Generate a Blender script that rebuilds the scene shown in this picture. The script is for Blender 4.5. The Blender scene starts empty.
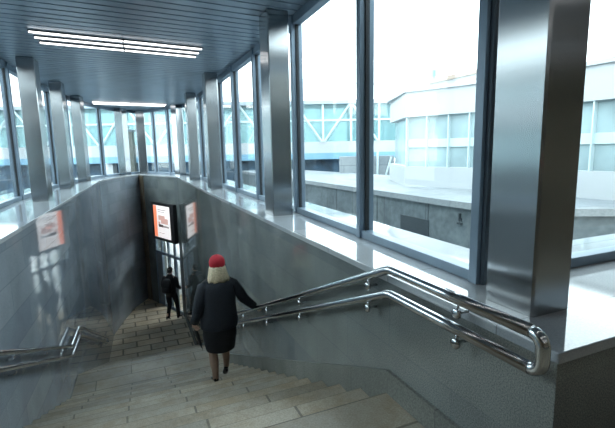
import bpy, bmesh, math, random
from mathutils import Vector, Matrix, Quaternion
random.seed(7)
C = bpy.context.scene.collection
PI = math.pi

# ------------------------------------------------------------------ materials
def new_mat(name):
    m = bpy.data.materials.new(name); m.use_nodes = True
    nt = m.node_tree; nt.nodes.clear()
    out = nt.nodes.new('ShaderNodeOutputMaterial')
    return m, nt, out

def N(nt, t, **kw):
    n = nt.nodes.new(t)
    for k, v in kw.items():
        if k in n.inputs: n.inputs[k].default_value = v
        else: setattr(n, k, v)
    return n

def ramp(nt, pts):
    r = nt.nodes.new('ShaderNodeValToRGB')
    el = r.color_ramp.elements
    while len(el) < len(pts): el.new(0.5)
    for e, (p, c) in zip(el, pts):
        e.position = p; e.color = (*c, 1)
    return r

def principled(name, col, rough=.5, metal=0., spec=.5, noise=None, bump=None, emit=None, aniso=0):
    m, nt, out = new_mat(name)
    b = N(nt, 'ShaderNodeBsdfPrincipled')
    b.inputs['Base Color'].default_value = (*col, 1)
    b.inputs['Roughness'].default_value = rough
    b.inputs['Metallic'].default_value = metal
    b.inputs['Specular IOR Level'].default_value = spec
    nt.links.new(b.outputs[0], out.inputs[0])
    geo = N(nt, 'ShaderNodeNewGeometry')
    if noise:
        sc, amt = noise
        nz = N(nt, 'ShaderNodeTexNoise', Scale=sc, Detail=4.)
        nt.links.new(geo.outputs['Position'], nz.inputs['Vector'])
        lo = tuple(max(0, c * (1 - amt)) for c in col); hi = tuple(min(1, c * (1 + amt)) for c in col)
        r = ramp(nt, [(.3, lo), (.7, hi)])
        nt.links.new(nz.outputs['Fac'], r.inputs[0])
        nt.links.new(r.outputs[0], b.inputs['Base Color'])
    if bump:
        sc, st = bump
        nz = N(nt, 'ShaderNodeTexNoise', Scale=sc, Detail=3.)
        nt.links.new(geo.outputs['Position'], nz.inputs['Vector'])
        bp = N(nt, 'ShaderNodeBump', Strength=st, Distance=.01)
        nt.links.new(nz.outputs['Fac'], bp.inputs['Height'])
        nt.links.new(bp.outputs[0], b.inputs['Normal'])
    if emit:
        b.inputs['Emission Color'].default_value = (*emit[0], 1)
        b.inputs['Emission Strength'].default_value = emit[1]
    if aniso:
        b.inputs['Anisotropic'].default_value = aniso
        t = N(nt, 'ShaderNodeTangent', direction_type='RADIAL', axis='Z')
        nt.links.new(t.outputs[0], b.inputs['Tangent'])
    return m

def stone(name, dark, light, rough, spec, joints=None, speck=140., bump=.0, plane='yz', tone=.25, jcol=.55, stain=0.):
    """granite: fine speckle, large cloudy patches, optional slab joints (width, height, mortar)"""
    m, nt, out = new_mat(name); L = nt.links
    b = N(nt, 'ShaderNodeBsdfPrincipled')
    b.inputs['Specular IOR Level'].default_value = spec
    L.new(b.outputs[0], out.inputs[0])
    geo = N(nt, 'ShaderNodeNewGeometry'); pos = geo.outputs['Position']
    n1 = N(nt, 'ShaderNodeTexNoise', Scale=speck, Detail=3.); L.new(pos, n1.inputs['Vector'])
    r1 = ramp(nt, [(.32, dark), (.68, light)]); L.new(n1.outputs['Fac'], r1.inputs[0])
    n2 = N(nt, 'ShaderNodeTexNoise', Scale=1.3, Detail=5.); L.new(pos, n2.inputs['Vector'])
    r2 = ramp(nt, [(.3, (1 - tone,) * 3), (.7, (1 + tone * .4,) * 3)]); L.new(n2.outputs['Fac'], r2.inputs[0])
    mx = N(nt, 'ShaderNodeMix', data_type='RGBA', blend_type='MULTIPLY'); mx.inputs[0].default_value = 1
    L.new(r1.outputs[0], mx.inputs[6]); L.new(r2.outputs[0], mx.inputs[7])
    col = mx.outputs[2]
    if stain:
        n4 = N(nt, 'ShaderNodeTexNoise', Scale=2.6, Detail=6., Roughness=.7); L.new(pos, n4.inputs['Vector'])
        r4 = ramp(nt, [(.42, (1, 1, 1)), (.62, (1 - stain*.85, 1 - stain, 1 - stain*1.2))]); L.new(n4.outputs['Fac'], r4.inputs[0])
        m4 = N(nt, 'ShaderNodeMix', data_type='RGBA', blend_type='MULTIPLY'); m4.inputs[0].default_value = 1
        L.new(col, m4.inputs[6]); L.new(r4.outputs[0], m4.inputs[7]); col = m4.outputs[2]
    if joints:
        w, h, mor, off = joints
        sep = N(nt, 'ShaderNodeSeparateXYZ'); L.new(pos, sep.inputs[0])
        cb = N(nt, 'ShaderNodeCombineXYZ')
        a, c = {'yz': ('Y', 'Z'), 'xy': ('X', 'Y'), 'xz': ('X', 'Z')}[plane]
        ad = N(nt, 'ShaderNodeMath', operation='ADD'); ad.inputs[1].default_value = off
        L.new(sep.outputs[c], ad.inputs[0])
        L.new(sep.outputs[a], cb.inputs[0]); L.new(ad.outputs[0], cb.inputs[1])
        br = N(nt, 'ShaderNodeTexBrick')
        br.inputs['Scale'].default_value = 1; br.inputs['Mortar Size'].default_value = mor
        br.inputs['Brick Width'].default_value = w; br.inputs['Row Height'].default_value = h
        br.inputs['Mortar Smooth'].default_value = .3; br.inputs['Bias'].default_value = 0
        br.inputs['Color1'].default_value = (1.05, 1.02, .98, 1); br.inputs['Color2'].default_value = (.78, .8, .82, 1)
        br.inputs['Mortar'].default_value = (jcol, jcol, jcol, 1)
        L.new(cb.outputs[0], br.inputs['Vector'])
        m3 = N(nt, 'ShaderNodeMix', data_type='RGBA', blend_type='MULTIPLY'); m3.inputs[0].default_value = 1
        L.new(col, m3.inputs[6]); L.new(br.outputs['Color'], m3.inputs[7]); col = m3.outputs[2]
    L.new(col, b.inputs['Base Color'])
    n3 = N(nt, 'ShaderNodeTexNoise', Scale=3., Detail=4.); L.new(pos, n3.inputs['Vector'])
    mr = N(nt, 'ShaderNodeMapRange'); mr.inputs['To Min'].default_value = rough * .7; mr.inputs['To Max'].default_value = rough * 1.4
    L.new(n3.outputs['Fac'], mr.inputs['Value']); L.new(mr.outputs[0], b.inputs['Roughness'])
    if bump:
        bp = N(nt, 'ShaderNodeBump', Strength=bump, Distance=.01)
        L.new(n1.outputs['Fac'], bp.inputs['Height']); L.new(bp.outputs[0], b.inputs['Normal'])
    return m

def glass(name, tint=(.93, .98, .97), refl=.035):
    m, nt, out = new_mat(name)
    tr = N(nt, 'ShaderNodeBsdfTransparent'); tr.inputs[0].default_value = (*tint, 1)
    gl = N(nt, 'ShaderNodeBsdfGlossy', Roughness=.02)
    lw = N(nt, 'ShaderNodeLayerWeight', Blend=.5); pw = N(nt, 'ShaderNodeMath', operation='POWER'); pw.inputs[1].default_value = 5
    nt.links.new(lw.outputs['Facing'], pw.inputs[0])
    fr = N(nt, 'ShaderNodeMath', operation='MULTIPLY_ADD'); fr.inputs[1].default_value = .9; fr.inputs[2].default_value = refl
    nt.links.new(pw.outputs[0], fr.inputs[0])
    mx = N(nt, 'ShaderNodeMixShader')
    nt.links.new(fr.outputs[0], mx.inputs[0]); nt.links.new(tr.outputs[0], mx.inputs[1]); nt.links.new(gl.outputs[0], mx.inputs[2])
    nt.links.new(mx.outputs[0], out.inputs[0])
    return m

M = {}
M['wall'] = stone('polished_granite', (.115, .134, .136), (.255, .28, .275), .06, .6, joints=(1.2, .36, .006, .02), tone=.3, jcol=.86)
M['wall_left'] = stone('mirror_polished_granite', (.19, .225, .26), (.31, .355, .405), .04, .75, joints=(1.2, .36, .006, .02), tone=.22, jcol=.72)
M['wall_rough'] = stone('flamed_granite', (.10, .12, .12), (.23, .255, .25), .55, .35, speck=110, tone=.15, bump=.15)
M['plinth'] = stone('plinth_granite', (.12, .13, .12), (.23, .24, .225), .5, .4, joints=(1.0, 9, .004, 4), speck=100, tone=.35)
M['step'] = stone('step_granite', (.39, .35, .285), (.55, .495, .40), .42, .45, joints=(1.15, .351, .011, 0.0), speck=90, plane='xy', tone=.42, jcol=.42, stain=.38)
M['paver'] = stone('paver_granite', (.54, .47, .36), (.72, .63, .50), .5, .4, joints=(.8, .42, .03, .1), speck=90, plane='xy', tone=.3, jcol=.3, stain=.28)
M['sill'] = stone('sill_granite', (.38, .41, .44), (.46, .49, .52), .05, .9, joints=(9, .9, .004, 0), speck=120, plane='xy', tone=.12, jcol=.5)
M['hallfloor'] = stone('hall_granite', (.25, .25, .23), (.40, .39, .36), .3, .5, joints=(.6, .6, .005, 0), plane='xy', tone=.2)
M['corner_shade'] = stone('brown_corner_shade', (.17, .135, .095), (.32, .26, .18), .3, .4, tone=.4)  # brown tone imitating the shading of the far wall corner
M['steel'] = principled('brushed_steel', (.42, .44, .455), .22, 1., aniso=1., bump=None)
M['chrome'] = principled('polished_steel', (.60,.62,.64), .15, 1.)
M['frame'] = principled('blue_grey_frame', (.20, .265, .335), .38, .35, noise=(6, .08))
M['frame_shaded'] = principled('shaded_frame', (.055, .075, .095), .4, .3)  # window frame colour with the corner post's shade painted in; also the pier cap
M['gasket'] = principled('black_gasket', (.02, .025, .03), .6)
M['slat'] = principled('ceiling_slat', (.25, .32, .39), .3, .45, noise=(2.5, .1))
M['slatgap'] = principled('ceiling_void', (.015, .02, .026), .8)
M['glass'] = glass('clear_glass')
M['doorglass'] = glass('door_glass', (.9, .95, .95))
M['lamp'] = principled('lamp_diffuser', (.9, .9, .9), .5, emit=((1., .98, .96), 1.3))
M['lamphousing'] = principled('lamp_housing', (.05, .06, .07), .5, .3)
M['black'] = principled('black_plastic', (.012, .013, .015), .35)
M['screen'] = principled('lit_screen', (.9, .88, .88), .4, emit=((1., .93, .91), .27))
M['screenorange'] = principled('lit_orange', (.9, .3, .16), .4, emit=((1., .27, .14), .3))
M['screenpink'] = principled('lit_pink_grey', (.6, .4, .36), .4, emit=((.8, .5, .44), .2))
M['screengrey'] = principled('lit_grey', (.35, .33, .33), .4, emit=((.5, .45, .45), .16))
M['screendark'] = principled('lit_dark', (.1, .08, .08), .4, emit=((.2, .12, .12), .08))
M['panelgrey'] = principled('grey_panel', (.2,.23,.25), .4)
M['lampfill'] = principled('added_hall_lamp', (.9,.9,.9), .5, emit=((1.,.98,.95), 2.2))  # for the lamps added behind the camera
M['lampbright'] = principled('passage_lamp', (.9,.9,.9), .5, emit=((1.,1.,1.), 24.))
M['passage'] = principled('passage_plaster', (.72, .76, .78), .7, noise=(2, .06))
M['hallwall'] = principled('hall_plaster', (.46, .385, .29), .6, noise=(2, .1))
M['halldark'] = principled('hall_dark_band', (.09, .08, .07), .4)
M['hallred'] = principled('hall_red_board', (.6, .05, .05), .4)
# clothes and skin
M['skin'] = principled('skin', (.55, .36, .27), .5, noise=(30, .06))
M['stocking'] = principled('tan_stocking', (.36, .24, .18), .5)
M['coat'] = principled('dark_navy_wool', (.012, .016, .024), .8, noise=(60, .3), bump=(120, .15))
M['skirt'] = principled('black_wool', (.009, .011, .015), .75, noise=(60, .3), bump=(120, .12))
M['beret'] = principled('red_felt', (.42, .010, .025), .75, noise=(80, .15), bump=(90, .15))
M['hair_blond'] = principled('blond_hair', (.56, .47, .32), .45, noise=(55, .3), bump=(70, .5))
M['hair_dark'] = principled('dark_hair', (.02, .016, .013), .5, noise=(55, .3), bump=(70, .5))
M['shoe'] = principled('black_leather', (.01, .01, .012), .3)
M['jacket'] = principled('black_jacket', (.016, .017, .02), .6, bump=(40, .3))
M['pack'] = principled('black_nylon', (.011, .012, .014), .5, bump=(50, .2))
M['umbrella'] = principled('umbrella_cloth', (.018, .02, .025), .5)
# outside
M['white'] = principled('white_cladding', (.40, .42, .435), .5, noise=(.6, .03))
M['whitetile'] = stone('pale_block_wall', (.24, .27, .29), (.32, .35, .37), .6, .4, joints=(1.5, .75, .02, 0), speck=20, plane='xz', tone=.1, jcol=.6)
M['concrete'] = stone('grey_concrete', (.085, .108, .122), (.145, .172, .186), .5, .4, joints=(2.0, 9, .02, 4), speck=6, plane='yz', tone=.35, jcol=.5)
M['paving'] = stone('pale_paving', (.20, .225, .24), (.27, .29, .305), .5, .4, joints=(1.2, 1.2, .02, 0), speck=20, plane='xy', tone=.08, jcol=.75)
M['asphalt'] = principled('wet_asphalt', (.13, .16, .18), .35, noise=(3, .25))
M['blue'] = principled('blue_fascia', (.17, .33, .45), .4, noise=(1, .1))
M['navy'] = principled('shade_base_wall', (.03, .07, .115), .4, noise=(1.4, .5))  # navy stands in for the shadow beneath the footbridge
M['bluetop'] = principled('grey_steel', (.33, .39, .43), .45, .3)
M['teal'] = principled('teal_window_glass', (.31, .40, .42), .08, 0, .8, noise=(.5, .35))
M['tealframe'] = principled('pale_steel_frame', (.5, .6, .62), .45, .2)
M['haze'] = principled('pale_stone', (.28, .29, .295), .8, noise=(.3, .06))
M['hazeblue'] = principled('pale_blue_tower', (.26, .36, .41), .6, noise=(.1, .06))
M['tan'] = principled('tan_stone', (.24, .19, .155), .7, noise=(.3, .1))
M['olive'] = principled('dark_olive_panel', (.045, .05, .042), .5)
M['dark'] = principled('dark_opening', (.02, .028, .034), .5)

def mk_glazing():
    m, nt, out = new_mat('bridge_glazing')
    tr = N(nt, 'ShaderNodeBsdfTransparent'); tr.inputs[0].default_value = (.74, .84, .85, 1)
    b = N(nt, 'ShaderNodeBsdfPrincipled'); b.inputs['Base Color'].default_value = (.25, .42, .44, 1); b.inputs['Roughness'].default_value = .1
    mx = N(nt, 'ShaderNodeMixShader'); mx.inputs[0].default_value = .35
    nt.links.new(tr.outputs[0], mx.inputs[1]); nt.links.new(b.outputs[0], mx.inputs[2]); nt.links.new(mx.outputs[0], out.inputs[0])
    return m
M['glazing'] = mk_glazing()

# ------------------------------------------------------------------ mesh helpers
class MB:
    def __init__(s): s.bm = bmesh.new()
    def poly(s, pts, faces):
        vs = [s.bm.verts.new(p) for p in pts]
        for f in faces:
            try: s.bm.faces.new([vs[i] for i in f])
            except ValueError: pass
        return s
    def box(s, x0, x1, y0, y1, z0, z1, mat=None):
        p = [Vector(v) for v in ((x0,y0,z0),(x1,y0,z0),(x1,y1,z0),(x0,y1,z0),(x0,y0,z1),(x1,y0,z1),(x1,y1,z1),(x0,y1,z1))]
        if mat is not None: p = [mat @ v for v in p]
        return s.poly(p, [(3,2,1,0),(4,5,6,7),(0,1,5,4),(1,2,6,5),(2,3,7,6),(3,0,4,7)])
    def prism(s, pts, z0, z1):
        """plan polygon extruded upward"""
        n = len(pts)
        area = sum(pts[i][0]*pts[(i+1)%n][1]-pts[(i+1)%n][0]*pts[i][1] for i in range(n))
        if area < 0: pts = pts[::-1]
        P = [(x,y,z0) for x,y in pts] + [(x,y,z1) for x,y in pts]
        F = [tuple(range(n))[::-1], tuple(range(n, 2*n))] + [(i,(i+1)%n,n+(i+1)%n,n+i) for i in range(n)]
        return s.poly(P, F)
    def loft(s, A, B):
        """two matching loops joined and capped"""
        n = len(A)
        return s.poly(list(A)+list(B), [tuple(range(n))[::-1], tuple(range(n,2*n))]+[(i,(i+1)%n,n+(i+1)%n,n+i) for i in range(n)])
    def rings(s, R, cap=True):
        n = len(R[0]); P = [p for r in R for p in r]; F = []
        for k in range(len(R)-1):
            for i in range(n):
                F.append((k*n+i, k*n+(i+1)%n, (k+1)*n+(i+1)%n, (k+1)*n+i))
        if cap: F += [tuple(range(n))[::-1], tuple(range((len(R)-1)*n, len(R)*n))]
        return s.poly(P, F)
    def ell(s, levels, n=20, wob=0, seed=0):
        """stack of ellipses: (z, rx, ry, cx, cy)"""
        rnd = random.Random(seed); ph = [rnd.uniform(0, 6.28) for _ in range(4)]
        R = []
        for (z, rx, ry, cx, cy) in levels:
            ring = []
            for i in range(n):
                a = 2*PI*i/n
                w = 1 + wob*(math.sin(5*a+ph[0]+z*3)+.6*math.sin(9*a+ph[1]-z*5))
                ring.append((cx+rx*w*math.cos(a), cy+ry*w*math.sin(a), z))
            R.append(ring)
        return s.rings(R)
    def tube(s, pts, r, n=12, cap=True):
        pts = [Vector(p) for p in pts]; R = []
        rad = r if isinstance(r, (list, tuple)) else [r]*len(pts)
        up = None
        for i, p in enumerate(pts):
            if i == 0: t = pts[1]-p
            elif i == len(pts)-1: t = p-pts[i-1]
            else: t = (pts[i+1]-p).normalized()+(p-pts[i-1]).normalized()
            t.normalize()
            if up is None:
                up = Vector((0,0,1)) if abs(t.z) < .9 else Vector((1,0,0))
            u = (up-t*up.dot(t)).normalized(); v = t.cross(u); up = u
            R.append([p+(u*math.cos(2*PI*k/n)+v*math.sin(2*PI*k/n))*rad[i] for k in range(n)])
        return s.rings(R, cap)
    def sphere(s, c, rx, ry, rz, n=14, m=9, tilt=None):
        R = []
        for j in range(m+1):
            t = -PI/2+PI*(j+.02*(j==0)-.02*(j==m))/m
            R.append([Vector((rx*math.cos(t)*math.cos(2*PI*i/n), ry*math.cos(t)*math.sin(2*PI*i/n), rz*math.sin(t))) for i in range(n)])
        for r in R:
            for v in r:
                if tilt is not None: v.rotate(tilt)
                v += Vector(c)
        return s.rings(R)
    def build(s, name, mat, parent=None, smooth=False, bevel=0, world=True, subdiv=0):
        """link as one object; with a parent, vertices given in world coordinates are moved into the parent's frame"""
        bmesh.ops.recalc_face_normals(s.bm, faces=s.bm.faces)
        me = bpy.data.meshes.new(name)
        if parent is not None and world:
            inv = pmat(parent).inverted()
            s.bm.transform(inv)
        s.bm.to_mesh(me); s.bm.free()
        o = bpy.data.objects.new(name, me); C.objects.link(o)
        me.materials.append(M[mat] if isinstance(mat, str) else mat)
        if smooth:
            for p in me.polygons: p.use_smooth = True
        if parent is not None: o.parent = parent
        if bevel:
            md = o.modifiers.new('bevel', 'BEVEL'); md.width = bevel; md.segments = 2; md.limit_method = 'ANGLE'
        if subdiv:
            md = o.modifiers.new('sub', 'SUBSURF'); md.levels = subdiv; md.render_levels = subdiv
        return o

def pmat(o):
    m = Matrix.LocRotScale(o.location, o.rotation_euler, o.scale)
    return pmat(o.parent) @ m if o.parent else m

def tag(o, label, cat, group=None, kind=None):
    o['label'] = label; o['category'] = cat
    if group: o['group'] = group
    if kind: o['kind'] = kind
    return o
def thing(name, label, cat, loc=(0,0,0), rotz=0, group=None, kind=None):
    o = bpy.data.objects.new(name, None); C.objects.link(o); o.empty_display_size = .1
    o.location = loc; o.rotation_euler = (0, 0, rotz)
    return tag(o, label, cat, group, kind)
def part(o, label): o['label'] = label; return o

def skin(name, verts, edges, rad, root, mat, parent, levels=2):
    """body grown round a skeleton: local coordinates of the parent"""
    me = bpy.data.meshes.new(name); me.from_pydata([Vector(v) for v in verts], edges, [])
    o = bpy.data.objects.new(name, me); C.objects.link(o)
    md = o.modifiers.new('skin', 'SKIN'); md.use_smooth_shade = True
    for i, r in enumerate(rad):
        me.skin_vertices[0].data[i].radius = r if isinstance(r, tuple) else (r, r)
    me.skin_vertices[0].data[root].use_root = True
    s = o.modifiers.new('sub', 'SUBSURF'); s.levels = levels; s.render_levels = levels
    dg = bpy.context.evaluated_depsgraph_get(); dg.update()
    nm = bpy.data.meshes.new_from_object(o.evaluated_get(dg)); 
    bpy.data.objects.remove(o); 
    return nm

def join_meshes(name, meshes, mat, parent):
    bm = bmesh.new()
    for m in meshes: bm.from_mesh(m)
    me = bpy.data.meshes.new(name); bm.to_mesh(me); bm.free()
    me.materials.clear(); me.materials.append(M[mat])
    for p in me.polygons: p.use_smooth = True
    o = bpy.data.objects.new(name, me); C.objects.link(o); o.parent = parent
    return o

# ------------------------------------------------------------------ plan of the place
S = .844                      # top of the parapet sill
H = 3.36                      # ceiling
T = .351; RISE = .1534
N1, N2 = 15, 13
Y1 = N1*T; Y2 = Y1+.76        # landing between the flights
Z1 = -N1*RISE; ZB = Z1-N2*RISE
YB = Y2+(N2-1)*T
TIP = (-1.0, 15.88)
RW = [(0, -1.2), (0, 2.), (.04, 7.), (.11, 13.0)]
LW = [(-3.0, -1.2), (-2.94, 0), (-2.28, 12.5), (-1.95, 13.7), (-1.54, 14.9), TIP]
def xl(y):
    for (a, b), (c, d) in zip(LW, LW[1:]):
        if b <= y <= d: return a+(c-a)*(y-b)/(d-b)
    return LW[0][0]
def xr(y):
    for (a, b), (c, d) in zip(RW, RW[1:]):
        if b <= y <= d: return a+(c-a)*(y-b)/(d-b)
    return 0 if y < 0 else RW[-1][0]
B = Vector((.11, 13.0)); E = Vector((TIP[0]-B.x, TIP[1]-B.y)); CL = E.length; E.normalize()
NI = Vector((-E.y, E.x));
if NI.x > 0: NI = -NI         # points into the stairwell
def ch(s, d=0): v = B+E*s+NI*d; return (v.x, v.y)

# --- stairwell walls
zt = S-.05
tag(MB().prism([(0,-1.2),(0,2.),(.04,7.),(.11,13.0),(1.0,13.0),(.9,7.),(.85,.0),(.85,-1.2)], ZB-.3, zt).build('wall_right', 'wall'),
    'grey polished granite wall on the right of the stairs', 'wall', kind='structure')
lw_out = [(-1.0,16.9), (-2.4,15.5), (-3.2,12.9), (-3.9,6.), (-3.9,-1.2)]
tag(MB().prism(LW[:]+lw_out, ZB-.3, zt).build('wall_left', 'wall_left'),
    'mirror polished blue-grey granite wall on the left of the stairs', 'wall', kind='structure')
# the end wall, set askew, with the door opening in it
d0, d1 = .12, 2.15
mb = MB()
mb.prism([ch(d1), ch(CL), (TIP[0],16.9), ch(d1,-.45)], ZB-.3, zt)
mb.prism([ch(d0), ch(d1), ch(d1,-.45), ch(d0,-.45)], -1.5, zt)
mb.prism([ch(0), ch(d0), ch(d0,-.45), (1.0,13.0)], ZB-.3, zt)
tag(mb.build('wall_end', 'wall'), 'askew granite wall at the foot of the stairs above the glass doors', 'wall', kind='structure')
# brown strip imitating the wall shading in the corner where the two walls meet
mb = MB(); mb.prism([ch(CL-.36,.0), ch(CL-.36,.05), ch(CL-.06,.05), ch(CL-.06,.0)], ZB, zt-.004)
tag(mb.build('trim_corner_shade', 'corner_shade'), 'narrow brown strip imitating the shade in the far corner of the stairwell', 'trim', kind='structure')
# wing of the parapet facing the top landing
tag(MB().prism([(.85,-1.2),(.85,-.25),(6,-.25),(6,-1.2)], -.3, zt).build('wall_front_right', 'wall_rough'),
    'dark granite parapet front turning right at the head of the stairs', 'wall', kind='structure')
tag(MB().prism([(-3.9,-1.2),(-3.9,-.25),(-6,-.25),(-6,-1.2)], -.3, zt).build('wall_front_left', 'wall_rough'),
    'granite parapet front turning left at the head of the stairs', 'wall', kind='structure')
# sills
o = .018
mb = MB(); mb.prism([(-o,-1.2-o),(-o,2.),(.04-o,7.),(.11-o,12.99),(TIP[0],TIP[1]-.03),(-.95,17.25),(-.6,17.2),(1.35,13.7),(1.2,7),(1.0,.15),(6,.15),(6,-1.2-o)], zt, S)
tag(mb.build('trim_sill_right', 'sill', bevel=.006), 'pale polished granite sill along the right parapet under the windows', 'sill', kind='structure')
mb = MB(); mb.prism([(-3.0+o,-1.2-o),(-2.94+o,0),(-2.28+o,12.5),(-1.95+o,13.7),(-1.54+o,14.9),(TIP[0]-.001,TIP[1]-.03),(-.951,17.25),(-1.4,17.1),(-2.9,15.8),(-3.6,13.),(-4.2,6.),(-4.2,.15),(-6,.15),(-6,-1.2-o)], zt, S)
tag(mb.build('trim_sill_left', 'sill', bevel=.006), 'pale polished granite sill along the left parapet under the windows', 'sill', kind='structure')
# --- floors
tag(MB().prism([(-6,-8),(6,-8),(6,-1.2),(-.026,-1.2),(-.026,0),(xl(0)+.004,0),(-3.0+.004,-1.2),(-6,-1.2)], -RISE, 0).build('floor', 'step'),
    'granite floor of the upper landing at the head of the stairs', 'floor', kind='structure')
tag(MB().prism([(xl(Y1-T)+.004,Y1-T+.001),(xr(Y1-T)-.026,Y1-T+.001),(xr(Y2)-.026,Y2),(xl(Y2)+.004,Y2)], Z1-RISE, Z1).build('floor_landing', 'step'),
    'short granite landing between the two flights', 'floor', kind='structure')
tag(MB().prism([(xl(YB)+.004,YB),(xr(YB)-.026,YB),(.11-.026,13.0),ch(d0,.002),ch(d0,-3.5),ch(d1+.3,-3.5),ch(d1+.3,-.46),ch(d1,-.46),ch(d1,.0),(TIP[0],TIP[1]-.02),(-1.54+.006,14.9),(-1.95+.006,13.7),(-2.28+.006,12.5)], ZB-.2, ZB).build('floor_lower', 'paver'),
    'paved floor of oblong granite slabs at the foot of the stairs', 'floor', kind='structure')
# --- steps
def flight(name, label, y0, z0, n):
    t = thing(name, label, 'staircase', (-1.4, y0, z0), kind='structure')
    for i in range(1, n+1):
        ya, yb, zt_, zb_ = y0+(i-1)*T, y0+i*T, z0-i*RISE, z0-(i+1)*RISE
        prof = [(ya, zb_), (ya, zt_), (yb-.005, zt_), (yb, zt_-.005), (yb, zb_)]
        A = [(xl(y)+.004, y, z) for y, z in prof]; Bp = [(xr(y)-.026, y, z) for y, z in prof]
        MB().loft(A, Bp).build('step', 'step', t)
flight('upper_stair_flight', 'upper flight of granite steps leading down from the top landing', 0, 0, N1-1)
flight('lower_stair_flight', 'lower flight of granite steps beyond the middle landing', Y2, Z1, N2-1)
# --- skirting along the right wall, following the steps
def skirting(name, label, prof, fx):
    mb = MB(); 
    for (y0, za0, zb0), (y1, za1, zb1) in zip(prof, prof[1:]):
        A = [(fx(y0)-.024, y0, za0), (fx(y0), y0, za0), (fx(y0), y0, zb0), (fx(y0)-.024, y0, zb0)]
        Bq = [(fx(y1)-.024, y1, za1), (fx(y1), y1, za1), (fx(y1), y1, zb1), (fx(y1)-.024, y1, zb1)]
        mb.loft(A, Bq)
    return tag(mb.build(name, 'plinth'), label, 'skirting', kind='structure')
s_ = RISE/T; hgt = .165
skirting('baseboard_right', 'rough granite skirting stepping down the right wall beside the steps',
    [(-1.2,-.1,hgt),(0,-.1,hgt),(Y1-T,Z1+RISE-.25,Z1+RISE+hgt),(Y1,Z1-.2,Z1+hgt),(Y2,Z1-.2,Z1+hgt),(YB,ZB-.15,ZB+hgt),(12.95,ZB-.15,ZB+hgt)], xr)

# --- ceiling of narrow metal slats laid across the hall
ca = math.radians(5.5)
RC = Matrix.Translation((-1.4, 4, 0)) @ Matrix.Rotation(ca, 4, 'Z')
RG = [(.42,-.38),(.50,1.15),(.58,2.98),(.60,4.80),(.61,6.35),(.62,7.85),(.64,9.3),(.68,10.8),(.70,12.2),(.68,13.45),(.12,14.75),(-.34,15.75),(-.9,16.6)]
LG = [(-.9,16.6),(-1.65,15.8),(-2.22,14.75),(-2.66,13.4),(-2.98,12.0),(-3.2,10.5),(-3.34,8.9),(-3.43,7.25),(-3.5,5.4),(-3.56,3.6),(-3.6,1.7),(-3.62,-.38)]
outline = [(6.1,-8.1),(6.1,-.3),(.6,-.3)]+[(x+.1,y+.05) for x, y in RG[1:-1]]+[(-.9,16.75)]+[(x-.1,y+.03) for x, y in LG[1:-1]]+[(-3.75,-.3),(-6.1,-.3),(-6.1,-8.1)]
tag(MB().prism(outline, H+.03, H+.3).build('ceiling', 'slatgap'), 'dark void above the slatted ceiling', 'ceiling', kind='structure')
def span(pts, y):
    for (a, b), (c, d) in zip(pts, pts[1:]):
        if min(b, d) <= y <= max(b, d): return a+(c-a)*(y-b)/(d-b)
mb = MB(); k = -12.2; slope = math.tan(ca)
while k < 12.55:
    yc = 4+k
    l, r_ = (-5.98, 5.98) if yc < -.7 else (span(LG, min(max(yc-.25, -.38), 16.5)), span(RG, max(yc+.1, -.38)) if yc < 16.2 else None)
    if l is None or r_ is None: k += .2; continue
    if yc > -.7: l -= .02; r_ += .02
    q = [(l, k+(l+1.4)*slope), (r_, k+(r_+1.4)*slope), (r_, k+.168+(r_+1.4)*slope), (l, k+.168+(l+1.4)*slope)]
    q = [(x, y+4) for x, y in q]
    if min(y for x, y in q) > -7.98: mb.prism(q, H, H+.022)
    k += .2
tag(mb.build('ceiling_slats', 'slat', bevel=.004), 'ceiling of narrow grey-blue metal slats running across the hall', 'ceiling', kind='structure')

# --- glazing
FRR = [(5.9,-.38),(4.1,-.38),(2.3,-.38),(.42,-.38)]
FRL = [(-3.62,-.38),(-5.9,-.38)]
wn = 0
names_ = []
def glaze(pts, side, labels):
    global wn
    for i, (a, b) in enumerate(zip(pts, pts[1:])):
        wn += 1
        a = Vector((*a, 0)); b = Vector((*b, 0)); d = (b-a); Ln = d.length; ang = math.atan2(d.y, d.x)
        w = thing('window_%d' % wn, labels[i], 'window', (a.x, a.y, S), ang, kind='structure')
        mm = Matrix.Translation((a.x, a.y, 0)) @ Matrix.Rotation(ang, 4, 'Z')
        MB().box(0, Ln, -.008, .008, S+.06, H-.1, mm).build('pane', 'glass', w)
        MB().box(.03, Ln-.03, -.055, .055, S+.001, S+.07, mm).build('bottom_rail', 'frame', w, bevel=.004)
        MB().box(.03, Ln-.03, -.055, .055, H-.11, H-.002, mm).build('top_rail', 'frame', w, bevel=.004)
        MB().box(-.034, .034, -.075, .075, S+.001, H-.002, mm).build('mullion', 'frame', w, bevel=.004)
        g = MB()
        for sx in (.034, Ln-.05):
            g.box(sx, sx+.016, -.02, .02, S+.07, H-.11, mm)
        part(g.build('gasket', 'gasket', w), 'thin black rubber seal')
rl = ['tall window pane right of the stairs, beside the nearest steel column', 'tall window pane right of the stairs before the second steel column',
 'window pane directly beyond the second right-hand column', 'window pane midway between second and third right-hand columns', 'window pane just before the third right-hand column',
 'window pane just beyond the third right-hand column', 'window pane between third and fourth right-hand columns', 'window pane at the fourth right-hand column',
 'window pane beyond the fourth right-hand column', 'first window pane of the angled end on the right', 'second window pane of the angled end on the right', 'window pane right of the far point of the stairwell']
ll = ['window pane left of the far point of the stairwell', 'second window pane of the angled end on the left', 'first window pane of the angled end on the left', 'window pane beyond the farthest left-hand column',
 'window pane at the farthest left-hand column', 'window pane before the farthest left-hand column', 'window pane at the middle left-hand column', 'window pane behind the nearest left-hand column',
 'window pane at the left edge of the view', 'window pane left of the upper flight', 'window pane left of the stair head']
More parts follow.
